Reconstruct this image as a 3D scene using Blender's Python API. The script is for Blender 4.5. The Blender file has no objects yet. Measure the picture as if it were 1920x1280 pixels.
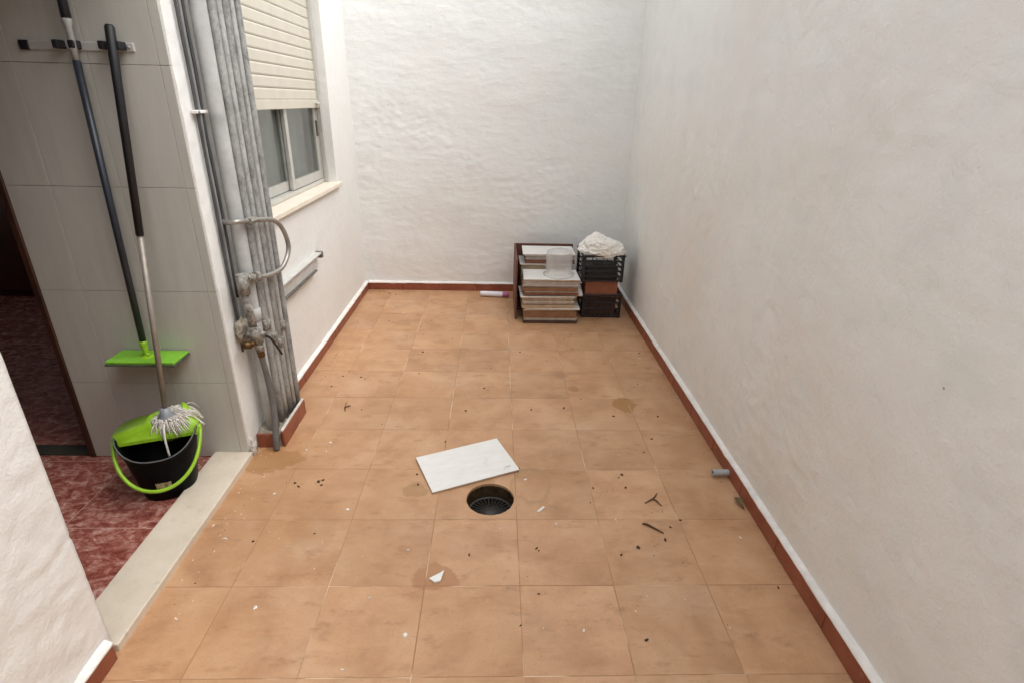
import bpy, bmesh, math, random
from mathutils import Vector, Matrix, noise
random.seed(7)
PI = math.pi
scene = bpy.context.scene
C = scene.collection

# ---------------------------------------------------------------- camera, world, sun, exposure
cam_data = bpy.data.cameras.new('camera')
cam = bpy.data.objects.new('camera', cam_data); C.objects.link(cam)
cam.matrix_world = Matrix([[0.9994764, -0.0097269, -0.0308587, 0], [-0.0243716, 0.4009876, -0.9157592, 0], [0.0212815, 0.9160319, 0.4005406, 1.5455], [0, 0, 0, 1]])
cam_data.sensor_width = 36.0; cam_data.lens = 19.293; cam_data.clip_start = 0.05; cam_data.clip_end = 500
scene.camera = cam

SUN_EL, SUN_AZ = math.radians(58), math.radians(106)     # azimuth clockwise from +Y: behind the camera, to its right
world = bpy.data.worlds.new('World'); scene.world = world; world.use_nodes = True
wn, wl = world.node_tree.nodes, world.node_tree.links
sky = wn.new('ShaderNodeTexSky'); sky.sky_type = 'NISHITA'; sky.sun_disc = False
sky.sun_elevation = SUN_EL; sky.sun_rotation = SUN_AZ; sky.dust_density = 2.0; sky.air_density = 1.0
hs = wn.new('ShaderNodeHueSaturation'); hs.inputs['Saturation'].default_value = 0.20
wl.new(sky.outputs[0], hs.inputs['Color']); wl.new(hs.outputs[0], wn['Background'].inputs['Color'])
wn['Background'].inputs['Strength'].default_value = 0.15

sun_data = bpy.data.lights.new('sun', 'SUN'); sun_data.energy = 0.6; sun_data.angle = math.radians(70); sun_data.color = (1, .98, .95)
sun = bpy.data.objects.new('sun', sun_data); C.objects.link(sun)
sd = Vector((math.sin(SUN_AZ)*math.cos(SUN_EL), math.cos(SUN_AZ)*math.cos(SUN_EL), math.sin(SUN_EL)))
sun.rotation_euler = sd.to_track_quat('Z', 'Y').to_euler(); sun.location = sd*12

vs = scene.view_settings
vs.view_transform = 'Standard'; vs.look = 'None'; vs.gamma = 1; vs.exposure = 1.38; vs.use_curve_mapping = False
scene.cycles.use_denoising = True
scene.cycles.max_bounces = 8; scene.cycles.diffuse_bounces = 5; scene.cycles.glossy_bounces = 3; scene.cycles.transparent_max_bounces = 12
scene.cycles.caustics_reflective = False; scene.cycles.caustics_refractive = False

# ---------------------------------------------------------------- helpers: tagging and meshes
def tag(o, label=None, cat=None, group=None, kind=None):
    if label: o['label'] = label
    if cat: o['category'] = cat
    if group: o['group'] = group
    if kind: o['kind'] = kind
    return o
def thing(name, label, cat, loc=(0, 0, 0), rz=0, group=None):
    o = bpy.data.objects.new(name, None); C.objects.link(o); o.empty_display_size = .05
    o.location = loc; o.rotation_euler = (0, 0, rz)
    return tag(o, label, cat, group)
def link_mesh(name, me, mat, parent=None):
    if mat is not None and not me.materials: me.materials.append(mat)
    o = bpy.data.objects.new(name, me); C.objects.link(o)
    if parent: o.parent = parent
    return o
class MB:
    """collects shapes, builds one mesh object"""
    def __init__(s): s.bm = bmesh.new()
    def box(s, x0, x1, y0, y1, z0, z1, bev=0, seg=1, rot=None, piv=None):
        r = bmesh.ops.create_cube(s.bm, size=1)
        vs_ = r['verts']
        c = Vector(((x0+x1)/2, (y0+y1)/2, (z0+z1)/2))
        for v in vs_:
            v.co = Vector((v.co.x*(x1-x0), v.co.y*(y1-y0), v.co.z*(z1-z0)))
            if rot is not None and piv is None: v.co = rot @ v.co
            v.co += c
            if rot is not None and piv is not None: v.co = rot @ (v.co-Vector(piv)) + Vector(piv)
        if bev:
            es = list({e for v in vs_ for e in v.link_edges})
            bmesh.ops.bevel(s.bm, geom=es, offset=bev, segments=seg, affect='EDGES', profile=.5)
        return s
    def tube(s, pts, r, n=12, cap=True, smooth_path=0, close=False):
        pts = [Vector(p) for p in pts]
        rs = r if isinstance(r, (list, tuple)) else [r]*len(pts)
        if smooth_path:
            P, R_ = [], []
            m = len(pts)
            for i in range(m-1):
                p0, p1, p2, p3 = pts[max(i-1, 0)], pts[i], pts[i+1], pts[min(i+2, m-1)]
                for k in range(smooth_path):
                    t = k/smooth_path
                    P.append(.5*((2*p1)+(p2-p0)*t+(2*p0-5*p1+4*p2-p3)*t*t+(3*p1-p0-3*p2+p3)*t*t*t))
                    R_.append(rs[i]*(1-t)+rs[i+1]*t)
            P.append(pts[-1]); R_.append(rs[-1]); pts, rs = P, R_
        rings = []; m = len(pts); up = None
        for i, p in enumerate(pts):
            d = (pts[min(i+1, m-1)]-pts[max(i-1, 0)]).normalized()
            if up is None:
                up = Vector((0, 0, 1)) if abs(d.z) < .9 else Vector((0, 1, 0))
            a = d.cross(up)
            if a.length < 1e-5: a = d.cross(Vector((1, 0, 0)))
            a.normalize(); b = a.cross(d).normalized(); up = b
            rings.append([s.bm.verts.new(p+a*rs[i]*math.cos(2*PI*k/n)+b*rs[i]*math.sin(2*PI*k/n)) for k in range(n)])
        for i in range(m-1):
            for k in range(n):
                f = s.bm.faces.new((rings[i][k], rings[i][(k+1) % n], rings[i+1][(k+1) % n], rings[i+1][k])); f.smooth = True
        if cap:
            s.bm.faces.new(rings[0][::-1]); s.bm.faces.new(rings[-1])
        return s
    def lathe(s, prof, n=32, c=(0, 0, 0), smooth=True, axis='Z'):
        c = Vector(c); rings = []
        for r, z in prof:
            ring = []
            for k in range(n):
                a = 2*PI*k/n
                q = Vector((r*math.cos(a), r*math.sin(a), z))
                if axis == 'X': q = Vector((q.z, q.x, q.y))
                if axis == 'Y': q = Vector((q.x, q.z, q.y))
                ring.append(s.bm.verts.new(c+q))
            rings.append(ring)
        for i in range(len(prof)-1):
            for k in range(n):
                f = s.bm.faces.new((rings[i][k], rings[i][(k+1) % n], rings[i+1][(k+1) % n], rings[i+1][k])); f.smooth = smooth
        return s
    def poly(s, pts):
        return s.bm.faces.new([s.bm.verts.new(p) for p in pts])
    def prism(s, pts, z0, z1):
        a = [s.bm.verts.new((x, y, z0)) for x, y in pts]; b = [s.bm.verts.new((x, y, z1)) for x, y in pts]
        n = len(pts)
        s.bm.faces.new(a[::-1]); s.bm.faces.new(b)
        for i in range(n): s.bm.faces.new((a[i], a[(i+1) % n], b[(i+1) % n], b[i]))
        return s
    def mesh(s, name):
        bmesh.ops.recalc_face_normals(s.bm, faces=s.bm.faces)
        me = bpy.data.meshes.new(name); s.bm.to_mesh(me); s.bm.free(); return me
    def build(s, name, mat, parent=None): return link_mesh(name, s.mesh(name), mat, parent)
def euler(x=0, y=0, z=0):
    return (Matrix.Rotation(z, 3, 'Z') @ Matrix.Rotation(y, 3, 'Y') @ Matrix.Rotation(x, 3, 'X'))
def nz(x, y, z=0): return noise.noise(Vector((x, y, z)))

# ---------------------------------------------------------------- helpers: materials
class G:
    """thin node-graph builder round one Principled material"""
    def __init__(s, name, rough=.6, metal=0, spec=.5):
        s.m = bpy.data.materials.new(name); s.m.use_nodes = True
        s.n, s.l = s.m.node_tree.nodes, s.m.node_tree.links
        s.b = s.n['Principled BSDF']
        s.b.inputs['Roughness'].default_value = rough; s.b.inputs['Metallic'].default_value = metal
        s.b.inputs['Specular IOR Level'].default_value = spec
        s.geo = s.n.new('ShaderNodeNewGeometry'); s.tc = s.n.new('ShaderNodeTexCoord'); s.oi = s.n.new('ShaderNodeObjectInfo')
    def put(s, sock, v):
        if hasattr(v, 'is_output') and v.is_output: s.l.new(v, sock)
        else:
            if isinstance(v, (tuple, list)) and len(v) == 3 and sock.type == 'RGBA': v = (*v, 1)
            sock.default_value = v
    def pos(s): return s.geo.outputs['Position']
    def obj(s): return s.tc.outputs['Object']
    def rnd(s): return s.oi.outputs['Random']
    def math(s, op, a, b=0, c=None, clamp=False):
        n = s.n.new('ShaderNodeMath'); n.operation = op; n.use_clamp = clamp
        s.put(n.inputs[0], a); s.put(n.inputs[1], b)
        if c is not None: s.put(n.inputs[2], c)
        return n.outputs[0]
    def vmath(s, op, a, b=(0, 0, 0)):
        n = s.n.new('ShaderNodeVectorMath'); n.operation = op; s.put(n.inputs[0], a); s.put(n.inputs[1], b)
        return n.outputs['Value'] if op in ('LENGTH', 'DISTANCE', 'DOT_PRODUCT') else n.outputs[0]
    def map(s, v, scale=(1, 1, 1), loc=(0, 0, 0), rot=(0, 0, 0)):
        n = s.n.new('ShaderNodeMapping'); s.put(n.inputs['Vector'], v)
        n.inputs['Scale'].default_value = scale; n.inputs['Rotation'].default_value = rot; s.put(n.inputs['Location'], loc)
        return n.outputs[0]
    def noise(s, v, scale, detail=4, rough=.55, dist=0, out='Fac'):
        n = s.n.new('ShaderNodeTexNoise'); s.put(n.inputs['Vector'], v); n.inputs['Scale'].default_value = scale
        n.inputs['Detail'].default_value = detail; n.inputs['Roughness'].default_value = rough; n.inputs['Distortion'].default_value = dist
        return n.outputs[out]
    def vor(s, v, scale, feat='F1', out='Distance'):
        n = s.n.new('ShaderNodeTexVoronoi'); n.feature = feat; s.put(n.inputs['Vector'], v); n.inputs['Scale'].default_value = scale
        return n.outputs[out]
    def ramp(s, f, *stops):
        n = s.n.new('ShaderNodeValToRGB'); s.put(n.inputs[0], f); e = n.color_ramp.elements
        while len(e) < len(stops): e.new(.5)
        for el, (p, c) in zip(e, stops):
            el.position = p; el.color = (*c, 1) if isinstance(c, (tuple, list)) else (c, c, c, 1)
        return n.outputs[0]
    def mix(s, f, a, b, mode='MIX'):
        n = s.n.new('ShaderNodeMix'); n.data_type = 'RGBA'; n.blend_type = mode
        s.put(n.inputs[0], f); s.put(n.inputs[6], a); s.put(n.inputs[7], b)
        return n.outputs[2]
    def step(s, v, a, b):
        n = s.n.new('ShaderNodeMapRange'); n.interpolation_type = 'SMOOTHSTEP'
        s.put(n.inputs[0], v); n.inputs[1].default_value = a; n.inputs[2].default_value = b
        n.inputs[3].default_value = 0; n.inputs[4].default_value = 1
        return n.outputs[0]
    def bump(s, h, dist, strength=1, normal=None):
        n = s.n.new('ShaderNodeBump'); s.put(n.inputs['Height'], h); n.inputs['Distance'].default_value = dist; n.inputs['Strength'].default_value = strength
        if normal is not None: s.l.new(normal, n.inputs['Normal'])
        return n.outputs[0]
    def out(s, col=None, rough=None, normal=None):
        if col is not None: s.put(s.b.inputs['Base Color'], col)
        if rough is not None: s.put(s.b.inputs['Roughness'], rough)
        if normal is not None: s.l.new(normal, s.b.inputs['Normal'])
        return s.m

def plaster(name, base, warm, grey, brush=1.0, seed=0.0, grain=.0016, streak=(3, 3, 3)):
    g = G(name, .88, spec=.25)
    p = g.map(g.pos(), loc=(seed, seed*1.7, seed*.6))
    big = g.noise(p, 1.1, 3, .6); mid = g.noise(p, 5, 3, .6)
    col = g.mix(g.step(big, .42, .72), base, warm)
    col = g.mix(g.math('MULTIPLY', g.step(mid, .45, .72), .7), col, grey)
    # a few dark specks
    sp = g.vor(p, 9)
    col = g.mix(g.math('MULTIPLY', g.math('MULTIPLY', g.step(sp, .04, .02), g.step(mid, .56, .6)), .7), col, (.12, .10, .08))
    h = g.math('MULTIPLY', g.noise(g.map(p, streak), 11, 4, .6), .008*brush)
    h = g.math('ADD', h, g.math('MULTIPLY', g.noise(p, 130, 2, .6), grain))
    return g.out(col, None, g.bump(h, 1.0, .8))

def simple(name, col, rough=.5, metal=0, var=.12, scale=12, bumpd=0, bscale=60, spec=.5, coord='obj'):
    """plain material with slight tonal mottling and optional fine relief"""
    g = G(name, rough, metal, spec)
    v = g.obj() if coord == 'obj' else g.pos()
    n = g.noise(v, scale, 5, .6)
    lo = tuple(c*(1-var) for c in col); hi = tuple(min(1, c*(1+var)) for c in col)
    colr = g.ramp(n, (.3, lo), (.7, hi))
    r = g.math('ADD', rough-.08, g.math('MULTIPLY', g.noise(v, scale*2.3, 3), .16))
    nrm = g.bump(g.noise(v, bscale, 4, .6), bumpd, .8) if bumpd else None
    return g.out(colr, r, nrm)

M = {}
M['plaster_back'] = plaster('whitewashed_plaster', (.80, .805, .780), (.79, .775, .735), (.755, .758, .735), .62, 1.3, .0013, (1.6, 1, 3.0))
M['plaster_right'] = plaster('grey_white_plaster', (.80, .80, .768), (.76, .735, .68), (.735, .748, .72), 1.1, 4.1, .0012, (1, 1, 1))
M['plaster_left'] = plaster('side_plaster', (.79, .785, .755), (.78, .765, .73), (.755, .757, .735), .9, 7.7, .0014, (1, 1, 1))
M['lip'] = simple('white_paint_bead', (.80, .775, .735), .75, 0, .12, 16, .003, 50, coord='pos')

def m_floor():
    g = G('terracotta_look_tile', .42)
    p = g.pos()
    off = g.math('MULTIPLY', g.rnd(), 37.0)
    cmb = g.n.new('ShaderNodeCombineXYZ'); g.put(cmb.inputs[0], off); g.put(cmb.inputs[1], off)
    q = g.vmath('ADD', p, cmb.outputs[0])
    c1 = g.noise(q, 4.5, 4, .6, .4); c2 = g.noise(g.map(q, (.55, 1.5, 1)), 16, 4, .7, .5); c3 = g.noise(p, 1.4, 3, .6)
    col = g.ramp(c1, (.26, (.40, .205, .100)), (.5, (.515, .288, .150)), (.74, (.585, .352, .200)))
    col = g.mix(g.math('MULTIPLY', g.step(c2, .45, .75), .35), col, (.63, .39, .215))
    col = g.mix(g.math('MULTIPLY', g.step(c3, .48, .72), .6), col, (.40, .200, .082))
    tone = g.math('ADD', .93, g.math('MULTIPLY', g.rnd(), .11))
    tc_ = g.n.new('ShaderNodeCombineXYZ')
    for i in range(3): g.put(tc_.inputs[i], tone)
    col = g.mix(1.0, col, tc_.outputs[0], 'MULTIPLY')
    # dusty film, uneven
    dust = g.step(g.noise(p, 2.3, 4, .65), .5, .75)
    col = g.mix(g.math('MULTIPLY', dust, .28), col, (.60, .45, .33))
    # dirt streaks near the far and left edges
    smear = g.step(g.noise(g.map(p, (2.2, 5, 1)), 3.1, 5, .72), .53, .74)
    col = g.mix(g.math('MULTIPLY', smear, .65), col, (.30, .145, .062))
    gr = g.noise(p, 120, 2, .7)
    col = g.mix(g.math('MULTIPLY', g.step(gr, .56, .72), .34), col, (.26, .14, .07))
    # spills and water marks: x, y, rx, ry, strength, colour
    wob = g.noise(p, 9, 3, .6); wet = None
    pxy = g.map(p, (1, 1, 0))
    for (x, y, rx, ry, st, cc) in [(.725, 2.655, .075, .075, .75, (.33, .155, .035)), (-.195, 1.455, .080, .068, .6, (.34, .150, .060)),
            (-.335, 1.925, .06, .05, .55, (.32, .17, .06)), (.465, 2.85, .03, .03, .7, (.33, .16, .05)), (-.688, 3.854, .07, .06, .45, (.31, .165, .075)),
            (-1.03, 2.14, .14, .09, .6, (.33, .16, .055)), (.41, 3.02, .04, .04, .45, (.30, .17, .09)), (-.22, 2.75, .06, .05, .2, (.33, .18, .08)),
            (-.62, 2.62, .10, .09, .2, (.31, .165, .075)), (-.11, 1.60, .16, .10, .18, (.33, .175, .085)), (-.1, 1.99, .12, .05, .35, (.33, .18, .085)),
            (-.30, 3.12, .08, .06, .35, (.31, .17, .08)), (-.25, 3.35, .05, .09, .3, (.31, .17, .08)), (-.70, 1.66, .11, .12, .15, (.30, .165, .075))]:
        d = g.vmath('LENGTH', g.map(pxy, (1/rx, 1/ry, 0), (-x/rx, -y/ry, 0)))
        d = g.math('ADD', d, g.math('MULTIPLY', g.math('SUBTRACT', wob, .5), 2.0))
        k = g.math('MULTIPLY', g.step(d, 1.0, .80), st)
        col = g.mix(k, col, cc)
        wet = k if wet is None else g.math('MAXIMUM', wet, k)
    # pale dried ring beside the drain
    d = g.vmath('LENGTH', g.map(pxy, (1/.085, 1/.11, 0), (-.165/.085, -1.96/.11, 0)))
    d = g.math('ADD', d, g.math('MULTIPLY', g.math('SUBTRACT', wob, .5), .9))
    ring = g.math('MULTIPLY', g.step(d, .82, .98), g.step(d, 1.14, 1.0))
    col = g.mix(g.math('MULTIPLY', ring, .45), col, (.33, .21, .10))
    rough = g.math('SUBTRACT', g.math('ADD', .40, g.math('MULTIPLY', c2, .22)), g.math('MULTIPLY', wet, .15))
    nb = g.bump(g.math('ADD', g.math('MULTIPLY', c2, .0012), g.math('MULTIPLY', gr, .0004)), 1.0, .6)
    return g.out(col, rough, nb)
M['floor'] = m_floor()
def m_grout():
    g = G('cement_grout', .9)
    p = g.pos()
    col = g.mix(g.step(g.noise(p, 2.6, 3, .6), .50, .62), (.36, .205, .105), (.74, .58, .40))
    return g.out(col, None, g.bump(g.noise(p, 90, 3), .001))
M['grout'] = m_grout()
def m_skirt():
    g = G('red_glazed_skirting', .32)
    p = g.pos()
    col = g.ramp(g.noise(p, 7, 5, .6), (.3, (.20, .050, .026)), (.6, (.28, .080, .042)), (.8, (.35, .125, .072)))
    col = g.mix(g.math('MULTIPLY', g.step(g.noise(p, 22, 4, .7), .60, .72), .35), col, (.42, .26, .19))
    return g.out(col, g.math('ADD', .25, g.math('MULTIPLY', g.noise(p, 18, 3), .3)))
M['skirt'] = m_skirt()
def m_redmarble():
    g = G('red_marbled_tile', .22)
    p = g.pos()
    off = g.math('MULTIPLY', g.rnd(), 11.0)
    cmb = g.n.new('ShaderNodeCombineXYZ'); g.put(cmb.inputs[0], off)
    q = g.vmath('ADD', g.map(p, (1, 1.5, 1), rot=(0, 0, .5)), cmb.outputs[0])
    a = g.noise(q, 16, 6, .72, .7); b = g.noise(q, 46, 4, .75, .5)
    v = g.math('ADD', g.math('MULTIPLY', a, .7), g.math('MULTIPLY', b, .3))
    col = g.ramp(v, (.36, (.14, .032, .024)), (.47, (.26, .074, .054)), (.55, (.40, .175, .138)), (.64, (.60, .41, .35)))
    return g.out(col, g.math('ADD', .16, g.math('MULTIPLY', g.noise(p, 9, 3), .18)))
M['redmarble'] = m_redmarble()
M['grout_pink'] = simple('pinkish_grout', (.55, .38, .32), .85, 0, .2, 6)
def m_walltile():
    g = G('pale_glazed_wall_tile', .24)
    p = g.pos()
    col = g.ramp(g.noise(g.map(p, (9, 9, 1.2)), 3, 5, .6), (.3, (.50, .48, .425)), (.7, (.555, .535, .48)))
    return g.out(col, .26, g.bump(g.noise(g.map(p, (7, 1, 1)), 4, 3), .0012, .5))
M['walltile'] = m_walltile()
M['grout_grey'] = simple('grey_grout', (.40, .37, .33), .9, 0, .15, 10)
def m_stone():
    g = G('pale_limestone', .5)
    p = g.pos()
    col = g.ramp(g.noise(p, 6, 7, .65), (.3, (.58, .495, .385)), (.7, (.72, .635, .52)))
    col = g.mix(g.math('MULTIPLY', g.step(g.noise(p, 26, 5, .7), .6, .72), .4), col, (.37, .33, .27))
    return g.out(col, .48, g.bump(g.noise(p, 60, 4), .001, .6))
M['stone'] = m_stone()
M['dark_wood'] = simple('dark_stained_wood', (.055, .020, .012), .35, 0, .4, 4)
M['inner_wall'] = simple('dull_interior_paint', (.70, .67, .62), .8, 0, .08, 3)
M['ceiling'] = simple('ceiling_paint', (.6, .58, .55), .9, 0, .05, 3)
M['dark_thresh'] = simple('dark_threshold_bar', (.05, .045, .03), .4, .3, .3, 8)

# ---------------------------------------------------------------- the place: main measures (metres)
XL, XR, YB, YN = -1.135, 1.085, 4.66, -1.0        # left wall, right wall, back wall, wall behind the camera
T = .33; GX, GY = .094, 1.412                     # floor tile pitch and one joint crossing
DOOR0, DOOR1, DOORH = 1.17, 2.169, 2.10           # doorway in the left wall
WIN0, WIN1, WINZ0, WINZ1 = 2.78, 4.06, .965, 2.25 # window opening in the left wall
XI = -1.30                                        # inner face of the left wall

def lin(a, b, step):
    n = max(1, round((b-a)/step)); return [a+(b-a)*i/n for i in range(n+1)]
def merge(*ls):
    out = sorted({round(x, 5) for l in ls for x in l}); return out
def plaster_grid(name, us, vs_, place, disp, hole, depth, mat):
    """front skin on a grid, displaced; its edges (openings too) run back to the wall's depth"""
    bm = bmesh.new(); V = {}
    def vert(i, j):
        if (i, j) not in V: V[i, j] = bm.verts.new(place(us[i], vs_[j], disp(us[i], vs_[j])))
        return V[i, j]
    for i in range(len(us)-1):
        for j in range(len(vs_)-1):
            if hole and hole((us[i]+us[i+1])/2, (vs_[j]+vs_[j+1])/2): continue
            f = bm.faces.new((vert(i, j), vert(i+1, j), vert(i+1, j+1), vert(i, j+1))); f.smooth = True
    inv = {v: k for k, v in V.items()}
    be = [e for e in bm.edges if e.is_boundary]
    back = {}
    for e in be:
        for v in e.verts:
            if v not in back:
                i, j = inv[v]; back[v] = bm.verts.new(place(us[i], vs_[j], -depth))
    for e in be:
        a, b = e.verts; bm.faces.new((a, b, back[b], back[a]))
    bmesh.ops.recalc_face_normals(bm, faces=bm.faces)
    me = bpy.data.meshes.new(name); bm.to_mesh(me); bm.free()
    return link_mesh(name, me, mat)

# ---- back wall
def d_back(u, v):
    s = .008*nz(u*1.3, v*2.6, 3)+.0028*nz(u*3.4, v*8.5, 9)+.0014*nz(u*10, v*24, 1)
    m = max(0, nz(u*1.6, v*1.8, 40)+.05); s += m*.0045*nz(u*11+3*nz(u*2, v*2, 1), v*24+2*nz(u*3, v*3, 2), 5)+(m+.12)*.0048*nz(u*22, v*36, 8)
    return s
us = merge(lin(XL-.2, XR+.3, .0125)); vz = merge(lin(0, 2.35, .0125), lin(2.35, 3.0, .1))
wall_back = plaster_grid('wall_back', us, vz, lambda u, v, d: (u, YB-d, v), d_back, None, .2, M['plaster_back'])
tag(wall_back, 'bumpy whitewashed wall at the far end of the patio', 'wall')
# ---- right wall
def d_right(u, v):
    s = .007*nz(u*.7, v*.8, 11)+.0026*nz(u*2.6, v*2.4, 2)+.0007*nz(u*11, v*11, 4)
    s += .0011*nz(u*6, v*13, 14)
    m = max(0, nz(u*1.3+4, v*1.3, 21)-.02); s += m*.008*nz(u*17+2*nz(u*5, v*5, 3), v*24, 6)
    m2 = max(0, nz(u*17, v*19, 31)-.50); s += m2*.013
    m3 = max(0, nz(u*9+7, v*14, 61)-.60); s -= m3*.016
    return s
us = merge(lin(YN, .55, .1), lin(.55, YB+.02, .0125)); vz = merge(lin(0, 2.35, .0125), lin(2.35, 3.0, .1))
wall_right = plaster_grid('wall_right', us, vz, lambda u, v, d: (XR-d, u, v), d_right, None, .2, M['plaster_right'])
tag(wall_right, 'long greyish white plaster wall along the right side', 'wall')
# ---- left wall with doorway and window opening
def d_left(u, v):
    s = .003*nz(u*1.6, v*1.6, 15)+.0012*nz(u*7, v*7, 8)
    if u < DOOR0+.01:
        s += (.0020*nz(u*8, v*11, 3)+.0022*nz(u*19, v*23, 13)+.0010*nz(u*40, v*44, 23))*min(1, .25+(DOOR0-u)*8)+.0060*max(0, nz(u*9, v*12, 33)-.15)
        s -= .008*max(0, .05-abs(nz(u*3.1+2, v*4.3, 71)))/.05*max(0, nz(u*2, v*2, 50)+.2)
        s -= .022*max(0, nz(u*13+3, v*15, 81)-.58)
    if abs(u-DOOR1) < .07: s += .003*nz(u*25, v*22, 12)
    return s
us = merge(lin(YN, .7, .1), lin(.7, DOOR0, .01), lin(DOOR0, DOOR1, .05), lin(DOOR1, DOOR1+.12, .008), lin(DOOR1+.12, WIN0, .02), lin(WIN0, WIN1, .016), lin(WIN1, YB+.02, .013))
vz = merge(lin(0, WINZ0, .0125), lin(WINZ0, DOORH, .016), lin(DOORH, WINZ1, .03), lin(WINZ1, 2.9, .13))
wall_left = plaster_grid('wall_left', us, vz, lambda u, v, d: (XL+d, u, v), d_left,
    lambda u, v: (DOOR0 < u < DOOR1 and v < DOORH) or (WIN0 < u < WIN1 and WINZ0 < v < WINZ1), .165, M['plaster_left'])
tag(wall_left, 'white plaster wall on the left with a doorway and a window', 'wall')
b = MB()
for (y0, y1, z0, z1) in [(YN, DOOR0, 0, 2.9), (DOOR0, DOOR1, DOORH, 2.9), (DOOR1, WIN0, 0, 2.9), (WIN0, WIN1, 0, WINZ0), (WIN0, WIN1, WINZ1, 2.9), (WIN1, YB+.02, 0, 2.9)]:
    b.poly([(XI, y0, z0), (XI, y1, z0), (XI, y1, z1), (XI, y0, z1)])
b.build('inner_face', M['inner_wall'], wall_left)
# ---- wall behind the camera
wall_rear = MB().box(XL-.2, XR+.2, YN-.2, YN, 0, 2.6).build('wall_rear', M['plaster_left'])
tag(wall_rear, 'white plaster wall closing the patio behind the viewer', 'wall')

# ---- skirting tiles and the paint bead on top of them
def skirting(wall, along, p0, p1, face, sgn, joints, h=.066, th=.021, first=0):
    """along 'x' or 'y'; face = coordinate of the wall plane, sgn = direction into the patio"""
    edges = [p0]+[j for j in joints if p0+.02 < j < p1-.02]+[p1]
    for a, c in zip(edges[:-1], edges[1:]):
        dz = random.uniform(-.002, .002); dt = random.uniform(-.0012, .0012)
        f0, f1 = sorted((face-sgn*.01, face+sgn*(th+dt)))
        bb = MB()
        if along == 'x': bb.box(a+.0012, c-.0012, f0, f1, .0015, h+dz, .002)
        else: bb.box(f0, f1, a+.0012, c-.0012, .0015, h+dz, .002)
        bb.build('skirting_tile', M['skirt'], wall)
    # bead: wall edge -> top ledge -> ragged paint edge over the tile
    n = max(2, int((p1-p0)/.012)); bm = bmesh.new(); rows = []
    for i in range(n+1):
        u = p0+(p1-p0)*i/n
        hh = h+.011+.004*nz(u*6, face, 1)+.003*nz(u*19, face, 2)
        rag = h-.001+.005*nz(u*5, face, 7)+.004*nz(u*17, face, 9)
        prof = [(-.012, hh+.003), (.006, hh), (th*.55, h+.0075+.002*nz(u*15, 3, face)), (th+.0012, h+.0025), (th+.0022, min(rag, h)-.002), (th-.006, min(rag, h)-.004)]
        row = []
        for o, z in prof:
            w = face+sgn*o
            row.append(bm.verts.new((u, w, z) if along == 'x' else (w, u, z)))
        rows.append(row)
    for i in range(n):
        for k in range(5):
            f = bm.faces.new((rows[i][k], rows[i+1][k], rows[i+1][k+1], rows[i][k+1])); f.smooth = True
    bmesh.ops.recalc_face_normals(bm, faces=bm.faces)
    me = bpy.data.meshes.new('paint_bead'); bm.to_mesh(me); bm.free()
    link_mesh('paint_bead', me, M['lip'], wall)
J = lambda o: [o+T*k for k in range(-20, 20)]
skirting(wall_back, 'x', XL+.021, XR-.021, YB, -1, J(-.156))
skirting(wall_right, 'y', YN, YB, XR, -1, J(1.23), h=.078)
skirting(wall_left, 'y', 2.57, YB, XL, 1, J(2.9))
skirting(wall_left, 'y', YN, DOOR0-.02, XL, 1, J(.86))

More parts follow.
